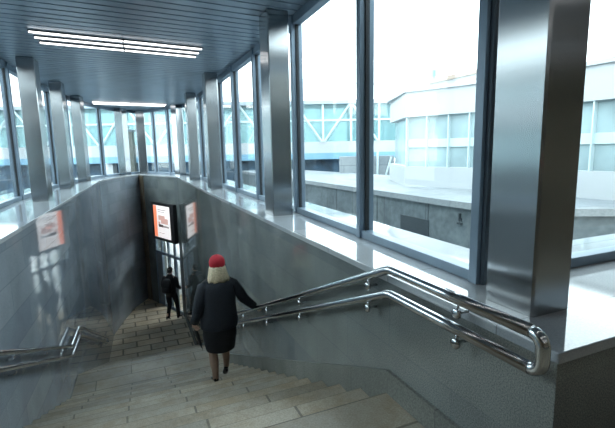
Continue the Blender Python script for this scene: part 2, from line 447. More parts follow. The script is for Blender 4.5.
tag(MB().box(.37,.48,-.44,-.33,S+.001,H-.002).build('trim_corner_post', 'frame_shaded', bevel=.006), 'thick corner post of the glazing behind the nearest steel column, darkened by painted shade', 'post', kind='structure')
glaze(RG, 'r', rl); glaze(LG, 'l', ll)
glaze(FRR, 'r', ['far front window pane right of the landing', 'middle front window pane right of the landing', 'front window pane right of the nearest steel column'])
glaze(FRL, 'l', ['front window pane left of the landing'])

# --- steel clad columns
def column(x, y, rz, wx, wy, label):
    t = thing('steel_column', label, 'column', (x, y, S+.001), rz, group='steel-clad columns along the glazing')
    mm = pmat(t)
    r = .012
    plan = [(-wx/2+r,-wy/2),(wx/2-r,-wy/2),(wx/2,-wy/2+r),(wx/2,wy/2-r),(wx/2-r,wy/2),(-wx/2+r,wy/2),(-wx/2,wy/2-r),(-wx/2,-wy/2+r)]
    mb = MB(); mb.prism(plan, 0, H-S-.012); mb.bm.transform(mm); c = mb.build('cladding', 'steel', t)
    mb = MB(); mb.box(-wx/2+.01, wx/2-.01, -wy/2+.01, wy/2-.01, H-S-.0119, H-S-.003); mb.bm.transform(mm); part(mb.build('cap', 'frame', t), 'dark strip at the ceiling')
column(.335, -.765, 0, .27, .30, 'nearest and largest brushed steel column on the right-hand sill')
column(.27, 2.95, 0, .27, .34, 'second brushed steel column on the right-hand sill')
column(.30, 7.3, 0, .27, .34, 'third brushed steel column on the right-hand sill')
column(.36, 10.6, 0, .27, .34, 'fourth brushed steel column on the right-hand sill')
column(.34, 13.75, .42, .27, .34, 'brushed steel column on the right where the end wall angles off')
column(-.80, 16.3, 0, .33, .30, 'brushed steel column right at the far point of the stairwell')
column(-1.50, 15.62, -.6, .30, .34, 'brushed steel column just left of the far point of the stairwell')
column(-2.66, 12.1, -.2, .26, .36, 'third brushed steel column on the left-hand sill, farthest of the three')
column(-2.86, 9.5, -.1, .26, .36, 'second brushed steel column on the left-hand sill')
column(-2.98, 6.8, -.05, .27, .38, 'nearest visible brushed steel column on the left-hand sill')

# --- ceiling lights
def strip_light(x0, y0, x1, y1, label, group, dm='lamp'):
    a = Vector((x0, y0, 0)); b = Vector((x1, y1, 0)); d = b-a; Ln = d.length
    t = thing('ceiling_light', label, 'ceiling light', (x0, y0, H-.03), math.atan2(d.y, d.x), group=group)
    mm = pmat(t)
    mb = MB(); mb.box(0, Ln, -.03, .03, .012, .03); mb.bm.transform(mm); mb.build('housing', 'lamphousing', t)
    for u, v in ((.01, Ln/2-.012), (Ln/2+.012, Ln-.01)):
        mb = MB(); mb.box(u, v, -.014, .014, -.006, .012); mb.bm.transform(mm); mb.build('diffuser', dm, t)
which = ['nearest', 'middle', 'farthest']
for k in range(3):
    strip_light(-2.62+.02*k, 4.74+.31*k, -.24, 5.02+.31*k, '%s of the three long white strip lights over the upper stairs' % which[k], 'strip lights over the upper flight')
for k in range(3):
    strip_light(-2.33, 13.35+.31*k, -.0, 13.65+.31*k, '%s of the three strip lights over the far end of the stairwell' % which[k], 'strip lights over the far end')

# --- handrails
def rail_path(x_of, z, ys, extra_start=None):
    return [(x_of(y), y, zz+z) for y, zz in ys]
def arc_end(xc, y, za, zb, n=6, sgn=-1):
    """end loop: two rounded corners with a short upright between them"""
    r = .052; P = [(xc, y, za)]
    P += [(xc, y+sgn*r*math.sin(PI/2*k/n), za-r+r*math.cos(PI/2*k/n)) for k in range(1, n+1)]
    P += [(xc, y+sgn*r*math.cos(PI/2*k/n), zb+r-r*math.sin(PI/2*k/n)) for k in range(n+1)]
    return P
def handrail(name, label, side):
    t = thing(name, label, 'handrail', (-.09 if side > 0 else -2.85, 0, 0))
    fx = (lambda y: xr(y)-.09) if side > 0 else (lambda y: xl(y)+.09)
    zU, zL = (.925, .765) if side > 0 else (.885, .725)
    ybd = -.12
    base = [(ybd, 0), (Y1-.05, Z1-.0), (Y2+.02, Z1), (YB-.3, ZB+.12)]
    up = [(fx(y), y, z+zU) for y, z in base]; lo = [(fx(y), y, z+zL) for y, z in base]
    R = .029
    def soft(P):
        Q = [P[0]]
        for i in range(1, len(P)-1):
            p = Vector(P[i]); a = (Vector(P[i-1])-p).normalized()*.03; b = (Vector(P[i+1])-p).normalized()*.03
            Q += [tuple(p+a), tuple(p+(a+b)*.3), tuple(p+b)]
        return Q+[P[-1]]
    ye = -1.145
    up2 = [(fx(ye), ye, zU)]+up; lo2 = [(fx(ye), ye, zL)]+lo
    MB().tube(soft(up2), R, 14).build('upper_rail', 'chrome', t, smooth=True)
    MB().tube(soft(lo2), R, 14).build('lower_rail', 'chrome', t, smooth=True)
    MB().tube(arc_end(fx(ye), ye, zU, zL), R+.0005, 14).build('end_loop', 'chrome', t, smooth=True)
    pe = up[-1]; pl = lo[-1]
    MB().tube(arc_end(pe[0], pe[1], pe[2], pl[2], sgn=1), R, 14).build('end_loop', 'chrome', t, smooth=True)
    def zat(y):
        for (a, z0), (b, z1) in zip([(-1.2, 0)]+base, base):
            if a <= y <= b: return z0+(z1-z0)*(y-a)/(b-a)
        return base[-1][1]
    wall = (lambda y: xr(y)) if side > 0 else (lambda y: xl(y))
    sg = 1 if side > 0 else -1
    for y in (-.72, .13, 1.4, 2.5, 3.7, 4.9, 5.7, 7.0, 8.3, 9.5):
        for zz in (zU, zL):
            z = zat(y)+zz; w = wall(y)-.001*sg
            b = MB().tube([(w-.018*sg, y, z-.075), (w-.065*sg, y, z-.075), (w-.087*sg, y, z-.062), (fx(y), y, z-.022)], .0085, 8).build('bracket', 'chrome', t, smooth=True)
            MB().tube([(w, y, z-.075), (w-.010*sg, y, z-.075), (w-.019*sg, y, z-.075)], [.030, .030, .020], 16).build('rosette', 'chrome', b, smooth=True, world=False)
    return t
handrail('handrail', 'double polished steel handrail along the right granite wall, ending in a loop', 1)
handrail('handrail', 'double polished steel handrail along the left mirror-polished wall', -1)

# --- advertising light box above the doors
t = thing('advertising_light_box', 'black-framed lit advertising poster box on the end wall above the glass doors', 'light box', (*ch(1.0), -1.55))
z0, z1, a0, a1 = -1.56, -.16, .16, 1.92
def slab(mb, s0, s1, dA, dB, zA, zB): return mb.prism([ch(s0,dA), ch(s1,dA), ch(s1,dB), ch(s0,dB)], zA, zB)
slab(MB(), a0, a1, .002, .14, z0, z1).build('housing', 'black', t, bevel=.006)
scr = slab(MB(), a0+.28, a1-.2, .14, .145, z0+.10, z1-.10).build('screen', 'screen', t)
sa, sb = a0+.28, a1-.2; W_ = sb-sa
part(slab(MB(), sb-.26, sb-.005, .145, .147, z0+.11, z1-.11).build('orange_band', 'screenorange', scr), 'orange strip down the left of the poster')
mb = MB()
for u0, u1, v0, v1 in ((.12,.55,.45,.62),(.30,.70,.55,.70),(.60,.72,.38,.5)):
    slab(mb, sa+W_*u0, sa+W_*u1, .145, .1475, z0+.1+1.2*v0, z0+.1+1.2*v1)
part(mb.build('picture', 'screenpink', scr), 'pinkish picture in the middle of the poster')
for u0, u1, v0, v1 in ((.08,.62,.34,.40),(.2,.72,.86,.885),(.3,.72,.80,.82),(.35,.7,.14,.16)):
    part(slab(MB(), sa+W_*u0, sa+W_*u1, .1475, .149, z0+.1+1.2*v0, z0+.1+1.2*v1).build('print', 'screengrey', scr), 'small grey line of print')
mb = MB(); slab(mb, sa+W_*.42, sa+W_*.7, .149, .150, z0+.1+1.2*.335, z0+.1+1.2*.42)
part(mb.build('figure', 'screendark', scr), 'dark shape in the poster picture')

# --- glass doors at the foot of the stairs
t = thing('door_1', 'glazed metal doors under the lit poster box at the foot of the stairs', 'door', (*ch(1.1), ZB), kind='structure')
zh = -2.16
slab(MB(), d0+.005, d1-.005, -.10, -.02, zh-.05, zh+.05).build('header', 'frame', t, bevel=.004)
slab(MB(), d0+.005, d1-.005, -.10, -.02, -1.56, -1.505).build('head_rail', 'frame', t, bevel=.004)
posts = [d0+.04, .62, 1.12, 1.64, d1-.04]
for s in posts:
    slab(MB(), s-.035, s+.035, -.11, -.01, ZB+.002, zh-.051).build('post', 'frame', t, bevel=.004)
    slab(MB(), s-.03, s+.03, -.10, -.02, zh+.051, -1.561).build('transom_post', 'frame', t, bevel=.004)
for s, s2 in zip(posts, posts[1:]):
    if s > 1.6: part(slab(MB(), s+.036, s2-.036, -.09, -.03, ZB+.12, zh-.052).build('side_panel', 'lamphousing' if 0 else 'panelgrey', t), 'solid grey side panel')
    else: slab(MB(), s+.036, s2-.036, -.065, -.055, ZB+.12, zh-.052).build('pane', 'doorglass', t)
    slab(MB(), s+.036, s2-.036, -.085, -.035, ZB+.004, ZB+.12).build('kick_rail', 'frame', t)
    slab(MB(), s+.032, s2-.032, -.065, -.055, zh+.052, -1.562).build('transom_pane', 'doorglass', t)
for s in (1.05, .70):
    p = [Vector((*ch(s, .045), ZB+z)) for z in (.85, 1.25)]
    MB().tube([Vector((*ch(s,-.05), ZB+.85)), p[0], p[1], Vector((*ch(s,-.05), ZB+1.25))], .014, 8).build('handle', 'chrome', t, smooth=True)
# passage beyond the doors
mb = MB(); D = -3.5
slab(mb, d0-.15, d0, -.46, D, ZB, -1.3); slab(mb, d1+.3, d1+.45, -.46, D, ZB, -1.3); slab(mb, d0-.15, d1+.45, D, D-.1, ZB, -1.3)
tag(mb.build('wall_passage', 'passage'), 'pale walls of the passage behind the glass doors', 'wall', kind='structure')
mb = MB(); slab(mb, d0-.15, d1+.45, -.46, D-.1, -1.3, -1.2)
tag(mb.build('ceiling_passage', 'passage'), 'pale ceiling of the passage behind the glass doors', 'ceiling', kind='structure')
t = thing('ceiling_lamp', 'flat ceiling lamp in the passage behind the glass doors', 'lamp', (*ch(1.1,-1.9), -1.31))
slab(MB(), .5, 1.8, -1.4, -2.4, -1.33, -1.302).build('housing', 'lamphousing', t)
slab(MB(), .55, 1.75, -1.45, -2.35, -1.345, -1.33).build('diffuser', 'lampbright', t)

# --- the hall behind the camera
def bands(name, label, boxes):
    t = thing(name, label, 'wall', (0, 0, 0), kind='structure')
    for nm, mat, b in boxes: MB().box(*b).build(nm, mat, t)
bands('wall_back', 'beige wall of the hall behind the top landing with dark bands', [
    ('plaster', 'hallwall', (-6, 6, -8.1, -8, 0, H)), ('dark_band', 'halldark', (-6, 6, -8, -7.98, 2.55, 2.8)), ('low_band', 'halldark', (-6, 6, -8, -7.98, .0, .9)),
    ('dark_band', 'halldark', (-6, 6, -8, -7.98, 1.75, 2.0)), ('red_board', 'hallred', (-4, 4, -7.98, -7.96, 1.25, 1.36))])
tag(MB().box(6,6.1,-8,-.2,-.2,H).build('wall_hall_right', 'hallwall'), 'beige wall closing the hall on the right', 'wall', kind='structure')
tag(MB().box(-6.1,-6,-8,-.2,-.2,H).build('wall_hall_left', 'hallwall'), 'beige wall closing the hall on the left', 'wall', kind='structure')
for k, yy in enumerate((-1.6,-3.4,-5.2,-7.0)):  # lamps added out of view to brighten the landing and stairs
    strip_light(-3.2, yy, 3.2, yy, ['added unseen strip light over the stair head','added unseen strip light in the middle of the hall','added unseen strip light towards the back of the hall','added unseen strip light by the back wall of the hall'][k], 'added unseen strip lights of the hall', 'lampfill')
# ------------------------------------------------------------------ people
def hand_meshes(wrist, d, palm, sc=1.0, curl=1.0, thumb_side=1):
    """palm and five separate bent fingers; d = pointing direction, palm = direction the palm faces"""
    d = Vector(d).normalized(); pn = Vector(palm); pn = (pn-d*pn.dot(d)).normalized(); sd = d.cross(pn)*thumb_side
    w = Vector(wrist); out = []
    P = lambda a, b, c: w+(d*a+sd*b+pn*c)*sc
    out.append(skin('palm', [P(-.02,0,0), P(.03,0,0), P(.075,0,.004)], [(0,1),(1,2)], [(.024*sc,.020*sc),(.034*sc,.016*sc),(.036*sc,.013*sc)], 0, 'skin', None, 1))
    for b, ln in ((.030,.072),(.010,.080),(-.010,.075),(-.029,.060)):
        pts = [P(.06,b*.9,.003), P(.085,b,.004)]; ang = 0; q = pts[-1]; 
        for f in (.42,.32,.26):
            ang += .75*curl; q = q+(d*math.cos(ang)+pn*math.sin(ang))*ln*f*sc; pts.append(q)
        out.append(skin('finger', pts, [(i,i+1) for i in range(4)], [.0095*sc,.0095*sc,.009*sc,.0085*sc,.007*sc], 0, 'skin', None, 1))
    out.append(skin('thumb', [P(.01,.022,.004), P(.035,.045,.014), P(.055,.052,.032), P(.068,.048,.050)], [(0,1),(1,2),(2,3)], [.013*sc,.0115*sc,.010*sc,.008*sc], 0, 'skin', None, 1))
    return out
def head_meshes(c, turn, tilt=0, sc=1.0):
    """skull with brow, nose, mouth, chin, eye and ears; face looks along local +Y turned by `turn`"""
    mb = MB()
    prof = [(-.118,.030,.034,.036),(-.108,.043,.048,.034),(-.085,.056,.066,.024),(-.055,.064,.082,.008),(-.02,.070,.090,.0),(.015,.074,.096,-.004),(.05,.074,.098,-.008),(.08,.064,.086,-.01),(.102,.044,.060,-.012),(.115,.016,.022,-.012)]
    mb.ell([(z, rx, ry, 0, cy) for z, rx, ry, cy in prof], 20)
    mb.tube([(0,.088,.022),(0,.104,-.012),(0,.111,-.028),(0,.092,-.036)], [.008,.011,.014,.008], 8)      # nose
    mb.tube([(-.024,.084,-.064),(0,.092,-.062),(.024,.084,-.064)], [.004,.008,.004], 8)                   # lips
    mb.tube([(-.024,.084,-.073),(0,.090,-.073),(.024,.084,-.073)], [.004,.007,.004], 8)
    for s in (-1, 1):
        mb.sphere((s*.030,.082,.006), .013,.009,.008, 10, 6)                                             # eye
        mb.tube([(s*.048,.076,.024),(s*.03,.090,.030),(s*.012,.090,.026)], [.004,.006,.005], 6)           # brow
        mb.sphere((s*.076,-.006,-.012), .010,.020,.030, 10, 6, Quaternion((0,0,1), -s*.4))               # ear
    mb.bm.transform(Matrix.Translation(c) @ Matrix.Rotation(turn, 4, 'Z') @ Matrix.Rotation(tilt, 4, 'X') @ Matrix.Scale(sc, 4))
    me = bpy.data.meshes.new('head'); bmesh.ops.recalc_face_normals(mb.bm, faces=mb.bm.faces); mb.bm.to_mesh(me); mb.bm.free()
    return [me]
def shoe(parent, heel, toe, name='shoe', heelh=.03, w=.043, sc=1.0, mat='shoe'):
    """heel and toe given as sole points (local)"""
    a = Vector(heel); b = Vector(toe); d = (b-a); L = d.length; d.normalize()
    up = Vector((0,0,1)); sd = d.cross(up).normalized(); up = sd.cross(d)
    R = []
    for t, wd, h, bot in ((0,.60,.062,.0),(.06,.74,.068,.0),(.25,.74,.066,.0),(.45,.82,.056,.0),(.65,1.,.042,.0),(.85,.92,.032,.0),(.97,.6,.022,.002),(1.0,.3,.014,.005)):
        c = a+d*L*t; ring = []
        for k in range(12):
            an = 2*PI*k/12; x = math.cos(an)*w*wd; y = math.sin(an); 
            z = bot+(h-bot)*(.5+.5*y)
            if y < 0: x *= 1.0
            ring.append(c+sd*x+up*z)
        R.append(ring)
    mb = MB(); mb.rings(R)
    o = mb.build(name, mat, parent, smooth=True, world=False)
    if heelh:
        h = MB(); c = a+d*L*.1
        h.tube([c-up*.0+up*.004, c-Vector((0,0,heelh))], [w*.55, w*.42], 10)
        h.build('heel', mat, o, world=False)
    return o

# --- woman on the upper flight, seen from behind
wx, wy = -.575, 2.99
stepz = lambda i: -i*RISE
zf = stepz(9)                     # left foot stands here
HL = .035                          # heel height
t = thing('person', 'woman in dark coat and red beret walking down the stairs, hand on the right rail', 'person', (wx, wy, zf), 0)
V = [(0,.04,.90),(0,.03,1.05),(0,.01,1.20),(0,.0,1.33),(0,.0,1.42),(0,.015,1.49),          # 0-5 spine, neck
     (-.10,.04,.84),(-.095,.10,.48),(-.085,.03,.12),                                      # 6-8 left leg
     (.10,.06,.84),(.10,.25,.53),(.095,.19,.17),                                           # 9-11 right leg
     (-.17,.0,1.35),(-.265,-.015,1.10),(-.315,.07,.87),                                    # 12-14 left arm
     (.17,.0,1.35),(.33,-.01,1.13),(.478,.02,.985)]                                        # 15-17 right arm
Ed = [(0,1),(1,2),(2,3),(3,4),(4,5),(0,6),(6,7),(7,8),(0,9),(9,10),(10,11),(3,12),(12,13),(13,14),(3,15),(15,16),(16,17)]
Rd = [(.15,.11),(.13,.10),(.14,.105),(.12,.09),(.05,.05),(.048,.048),.085,.055,.036,.085,.055,.036,.058,.043,.026,.058,.043,.026]
ms = [skin('b', V, Ed, Rd, 0, 'skin', None)]
ms += head_meshes((0,.03,1.56), -.08)
ms += hand_meshes(V[17], (.75,.5,-.35), (-.1,-.1,-1), 1.0, .75, 1)
ms += hand_meshes(V[14], (0,.35,-1), (1,.2,0), 1.0, 1.5, 1)
body = join_meshes('body', ms, 'skin', t)
mb = MB(); mb.tube([(-.096,.10,.53),(-.097,.085,.40),(-.094,.05,.30),(-.09,.03,.16),(-.087,.025,.075)], [.062,.060,.060,.043,.040], 16)
part(mb.build('stocking', 'stocking', t, smooth=True, world=False), 'tan stocking on the left leg')
mb = MB(); mb.tube([(.10,.245,.56),(.101,.24,.45),(.098,.215,.34),(.095,.19,.22),(.094,.20,.135)], [.062,.060,.060,.043,.040], 16)
part(mb.build('stocking', 'stocking', t, smooth=True, world=False), 'tan stocking on the right leg')
shoe(t, (-.087,-.02,.038), (-.10,.20,.006), heelh=.034)
shoe(t, (.094,.185,.100), (.098,.315,-.060), heelh=.034)
# skirt
mb = MB(); mb.ell([(.465,.188,.165,.005,.08),(.475,.193,.17,.005,.08),(.57,.208,.17,0,.07),(.68,.222,.17,0,.05),(.80,.215,.16,0,.04),(.9,.19,.14,0,.03)], 28, .012, 3)
mb.build('skirt', 'skirt', t, smooth=True, world=False)
# jacket with sleeves
mb = MB()
mb.ell([(0.79, 0.238, 0.178, 0, 0.035), (0.804, 0.243, 0.182, 0, 0.035), (0.882, 0.245, 0.18, 0, 0.035), (0.974, 0.238, 0.172, 0, 0.03), (1.085, 0.222, 0.16, 0, 0.022), (1.195, 0.222, 0.158, 0, 0.012), (1.296, 0.224, 0.15, 0, 0.002), (1.361, 0.212, 0.132, 0, -0.002), (1.411, 0.178, 0.108, 0, -0.004), (1.448, 0.115, 0.082, 0, -0.002), (1.471, 0.075, 0.07, 0, 0.0), (1.485, 0.068, 0.064, 0, 0.004)], 30, .008, 5)
mb.tube([(-.14,0,1.372),(-.198,-.004,1.342),(-.238,-.01,1.225),(-.268,-.015,1.10),(-.292,.03,.98),(-.312,.066,.885)], [.072,.078,.073,.067,.060,.055], 16)
mb.tube([(.14,0,1.372),(.198,-.002,1.345),(.265,-.006,1.24),(.33,-.01,1.13),(.40,.003,1.06),(.468,.018,.995)], [.072,.078,.073,.066,.058,.053], 16)
jk = mb.build('jacket', 'coat', t, smooth=True, world=False)
for s in (-1, 1):
    mb = MB(); mb.box(-.055,.055,-.022,.022,-.005,.006); mb.bm.transform(Matrix.Translation((s*.155,-.005,1.446)) @ Matrix.Rotation(s*.5, 4, 'Y'))
    mb.build('epaulette', 'skirt', jk, world=False, bevel=.003)
mb = MB(); mb.ell([(1.455,.088,.084,0,.0),(1.47,.094,.09,0,0),(1.492,.082,.078,0,.003)], 20)
mb.build('collar', 'coat', jk, smooth=True, world=False)
mb = MB(); mb.tube([(-.01,-.150,.80),(-.01,-.150,.88),(-.008,-.146,.96)], [.003,.003,.003], 6); mb.build('back_vent', 'skirt', jk, world=False)
# blond hair to the shoulders
mb = MB(); n_ = 40; R_ = []
for z, rx, ry, cy in ((1.425,.105,.045,-.065),(1.432,.142,.060,-.056),(1.455,.152,.074,-.045),(1.48,.143,.090,-.032),(1.54,.128,.104,-.015),(1.60,.112,.110,-.0),(1.65,.085,.09,.01),(1.67,.04,.05,.01)):
    ring = []
    for i in range(n_):
        a = 2*PI*i/n_; wob = 1+.035*math.sin(11*a+z*6)+.02*math.sin(23*a-z*9)
        y = ry*math.sin(a)*wob+cy; 
        if math.sin(a) > .35: y = min(y, cy+ry*.35+.02*(1.62-z))
        ring.append((rx*.9*math.cos(a)*wob, y, z+(.014*math.sin(7*a)+.01*math.sin(15*a) if z < 1.44 else 0)))
    R_.append(ring)
mb.rings(R_); mb.build('hair', 'hair_blond', t, smooth=True, world=False)
# beret
mb = MB(); R_ = []
for z, r in ((-.055,.094),(-.045,.100),(-.03,.106),(-.005,.116),(.03,.118),(.06,.106),(.085,.078),(.098,.04),(.102,.012)):
    R_.append([Vector((r*math.cos(2*PI*i/24), r*math.sin(2*PI*i/24), z)) for i in range(24)])
mb.rings(R_); mb.sphere((0,0,.104), .010,.010,.010, 8, 5)
mb.bm.transform(Matrix.Translation((.0,.0,1.64)) @ Matrix.Rotation(math.radians(10), 4, 'X') @ Matrix.Diagonal((.86,.86,1.2,1)))
mb.build('beret', 'beret', t, smooth=True, world=False)
# umbrella in her left hand
gx, gy, gz = wx-.318, wy+.10, zf+.79
u = thing('umbrella', 'folded dark umbrella hanging from the left hand of the woman', 'umbrella', (gx, gy, gz))
A = Vector((gx-.014, gy-.03, gz+.10)); Bq = Vector((gx+.115, gy+.14, gz-.40))
ax = (Bq-A).normalized()
MB().tube([A, A+ax*.12], [.014,.013], 10).build('handle', 'black', u, smooth=True)
MB().tube([A+ax*.12, A+ax*.15, A+ax*.26, A+ax*.40, A+ax*.47], [.012,.020,.023,.016,.008], 12).build('canopy', 'umbrella', u, smooth=True)
MB().tube([A+ax*.47, A+ax*.53], [.006,.004], 8).build('tip', 'chrome', u, smooth=True)
sq = A+ax*.24
MB().tube([sq, sq+ax*.018], [.026,.026], 12).build('strap', 'black', u)

# --- man by the doors
px_, py_, rz = -.35, 13.0, math.radians(-38)
t = thing('person', 'dark-haired man in black jacket and trousers walking to the glass doors below', 'person', (px_, py_, ZB), rz); t.scale = (1.1,)*3
V = [(0,.0,.95),(0,.01,1.10),(0,.02,1.27),(0,.02,1.42),(0,.02,1.51),(0,.03,1.58),
     (-.095,.0,.90),(-.10,.05,.50),(-.10,-.12,.13),
     (.095,.02,.90),(.10,.16,.50),(.10,.20,.09),
     (-.19,.02,1.43),(-.25,-.04,1.15),(-.24,.10,.95),
     (.19,.02,1.43),(.25,.02,1.15),(.22,.22,1.02)]
Rd = [(.14,.09),(.12,.085),(.12,.09),(.085,.07),(.055,.055),(.052,.052),.085,.058,.04,.085,.058,.04,.045,.038,.028,.045,.038,.028]
ms = [skin('b', V, Ed, Rd, 0, 'skin', None)]
ms += head_meshes((0,.04,1.645), .15, -.15)
ms += hand_meshes(V[14], (.1,.6,-.8), (1,0,0), 1.05, .7, 1)
ms += hand_meshes(V[17], (-.2,.9,-.2), (-1,0,0), 1.05, .7, -1)
join_meshes('body', ms, 'skin', t)
mb = MB()
mb.ell([(.84,.165,.118,0,.0),(.92,.182,.128,0,0),(1.02,.180,.125,0,.005),(1.14,.180,.128,0,.01),(1.28,.195,.132,0,.02),(1.40,.190,.12,0,.02),(1.47,.14,.09,0,.02),(1.52,.078,.072,0,.02),(1.545,.072,.066,0,.025)], 26, .014, 8)
mb.tube([(-.15,.02,1.425),(-.205,.015,1.395),(-.235,-.02,1.27),(-.25,-.04,1.15),(-.248,.03,1.05),(-.241,.09,.965)], [.068,.074,.068,.062,.054,.048], 14)
mb.tube([(.15,.02,1.425),(.205,.02,1.395),(.235,.02,1.27),(.25,.02,1.15),(.235,.12,1.085),(.222,.205,1.028)], [.068,.074,.068,.062,.054,.048], 14)
mb.build('jacket', 'jacket', t, smooth=True, world=False)
mb = MB()
mb.ell([(.80,.155,.11,0,.0),(.86,.168,.12,0,0),(.98,.165,.115,0,0)], 24)
mb.tube([(-.085,0,.90),(-.097,.02,.72),(-.10,.05,.50),(-.10,-.03,.30),(-.10,-.10,.09)], [.096,.088,.070,.062,.058], 16)
mb.tube([(.085,.02,.90),(.097,.09,.72),(.10,.16,.50),(.10,.185,.30),(.10,.20,.06)], [.096,.088,.070,.062,.058], 16)
mb.build('trousers', 'skirt', t, smooth=True, world=False)
shoe(t, (-.10,-.19,.10), (-.10,.03,.004), heelh=.02, w=.048)
shoe(t, (.10,.14,.02), (.10,.42,.006), heelh=.018, w=.048)
mb = MB(); mb.ell([(-.06,.068,.030,0,-.068),(-.02,.078,.055,0,-.048),(.03,.082,.085,0,-.022),(.075,.080,.10,0,-.006),(.105,.062,.08,0,-.006),(.128,.028,.035,0,-.01)], 22, .03, 2)
mb.bm.transform(Matrix.Translation((0,.04,1.645)) @ Matrix.Rotation(.15, 4, 'Z') @ Matrix.Rotation(-.15, 4, 'X'))
mb.build('hair', 'hair_dark', t, smooth=True, world=False)
b = thing('backpack', 'black backpack worn by the man at the glass doors', 'backpack', (0,0,0))
mp = pmat(t); b.location = mp @ Vector((0,-.13,.98)); b.rotation_euler = (0,0,rz); b.scale = (1.1,)*3
mb = MB(); mb.ell([(.0,.13,.075,0,-.07),(.02,.155,.10,0,-.075),(.15,.165,.115,0,-.08),(.30,.16,.10,0,-.07),(.40,.14,.075,0,-.055),(.45,.09,.04,0,-.04)], 20); mb.build('bag', 'pack', b, smooth=True, world=False)
mb = MB(); mb.ell([(.05,.11,.04,0,-.175),(.07,.12,.05,0,-.17),(.18,.12,.05,0,-.17),(.20,.10,.03,0,-.165)], 16); mb.build('pocket', 'pack', b, smooth=True, world=False)
for s in (-1, 1):
    MB().tube([(s*.10,.0,.42),(s*.105,.08,.505),(s*.12,.20,.475),(s*.135,.285,.34),(s*.15,.20,.14),(s*.12,.03,.05)], .013, 8).build('strap', 'pack', b, smooth=True, world=False)
# ------------------------------------------------------------------ outside
mb = MB()
mb.prism([(1.3,-.2),(60,-.2),(60,80),(1.3,80)], -1.6, -1.4); mb.prism([(-60,-8.2),(-4.3,-8.2),(-4.3,80),(-60,80)], -1.6, -1.4); mb.prism([(-4.3,17.4),(1.3,17.4),(1.3,80),(-4.3,80)], -1.6, -1.4)
mb.prism([(6.3,-60),(60,-60),(60,-.2),(6.3,-.2)], -1.6, -1.4)
tag(mb.build('ground_outside', 'asphalt'), 'dark wet road surface outside the glass pavilion', 'ground', kind='structure')

# grey retaining wall carrying the pale forecourt of the round building
RWL = [(5.8,26.),(5.88,15.75),(5.95,10.5),(6.0,6.4),(6.12,5.0),(6.9,3.75),(8.2,3.0),(12.,2.2)]
FAC = [(7.55,10.1),(8.15,8.7),(8.65,7.4),(8.9,6.),(9.0,4.6),(9.1,3.2),(9.4,1.6),(10.0,0.)]
t = thing('retaining_wall', 'grey panelled retaining wall outside, carrying the pale forecourt of the white building', 'wall', (6.1,8,-1.4), kind='structure')
MB().prism(RWL+[(12.,6.),(9,26)], -1.4, .18).build('wall_body', 'concrete', t)
cop = [(x-.1, y-.05) for x, y in RWL]
MB().prism(cop+[(12.,6.),(9.,26)], .18, .34).build('coping', 'paving', t)
MB().prism([(5.95,8.1),(6.1,8.1),(6.1,6.85),(5.97,6.85)], -1.3, -.3).build('opening', 'dark', t)
for y0 in (6.9, 9.4, 12.2, 15.):
    i = [k for k in range(len(RWL)-1) if RWL[k+1][1] <= y0 <= RWL[k][1]][0]
    (xa, ya), (xb, yb) = RWL[i], RWL[i+1]; x0 = xa+(xb-xa)*(y0-ya)/(yb-ya)
    MB().box(x0-.012, x0+.02, y0-.012, y0+.012, -1.39, .17).build('joint', 'dark', t)
# small dark emblem on the panelled wall
e = thing('wall_emblem', 'small dark emblem on the grey panelled wall outside the window', 'emblem', (6.0,5.75,-.1))
mb = MB(); mb.tube([(6.06,5.75,-.12),(6.02,5.75,-.12)], [.05,.05], 12); mb.build('disc', 'dark', e)
mb = MB(); mb.box(6.0,6.08,5.68,5.82,-.24,-.20); mb.build('bar', 'dark', e)
mb = MB(); mb.box(6.0,6.08,5.735,5.765,-.10,.04); mb.build('stem', 'dark', e)

# rounded white building with a ribbon of windows
t = thing('white_building', 'rounded white building with a ribbon of blue-green windows, seen through the right-hand glazing', 'building', (9.,6.,.3))
back = [(20.,0.),(20.,13.),(8.9,13.)]
MB().prism(FAC+back, .34, 1.02).build('base_wall', 'white', t)
MB().prism(FAC+back, 2.72, 3.55).build('parapet_wall', 'white', t)
MB().prism([(x-.08,y-.03) for x, y in FAC]+[(20.2,0),(20.2,13.2),(8.8,13.2)], 3.55, 3.66).build('roof_edge', 'white', t)
MB().prism([(x+.18,y+.02) for x, y in FAC]+[(19.8,0.1),(19.8,12.9),(9.1,12.9)], 1.02, 2.72).build('window_band', 'teal', t)
k = 0
for (xa, ya), (xb, yb) in zip(FAC, FAC[1:]):
    n = 2 if k < 5 else 1
    for j in range(n):
        f = j/n; x = xa+(xb-xa)*f; y = ya+(yb-ya)*f
        ang = math.atan2(yb-ya, xb-xa)
        MB().box(-.018,.018,-.03,.2,1.02,2.72, Matrix.Translation((x+.06,y,0)) @ Matrix.Rotation(ang, 4, 'Z')).build('window_mullion', 'tealframe', t)
    k += 1
mb = MB()
for (xa, ya), (xb, yb) in zip(FAC, FAC[1:]):
    mb.prism([(xa+.12,ya),(xb+.12,yb),(xb+.2,yb),(xa+.2,ya)], 1.68, 1.95)
part(mb.build('blind', 'tealframe', t), 'pale band across the windows')
# pale block wall at its left
tag(MB().box(-1.5,1.5,-.4,.4,-1.4,1.25, Matrix.Translation((11.1,18.5,0)) @ Matrix.Rotation(-.41, 4, 'Z')).build('block_wall', 'whitetile'), 'pale wall of large blocks under the right end of the footbridge', 'wall')
p = thing('lean_to_frame', 'thin dark slanting bar on a post before the pale block wall', 'bar', (11.6,17.6,-1.4))
MB().tube([(11.5,17.75,-1.0),(12.1,17.5,1.2)], .05, 8).build('brace', 'tealframe', p); MB().tube([(11.4,17.8,-1.4),(11.4,17.8,1.5)], .06, 8).build('post', 'tealframe', p)

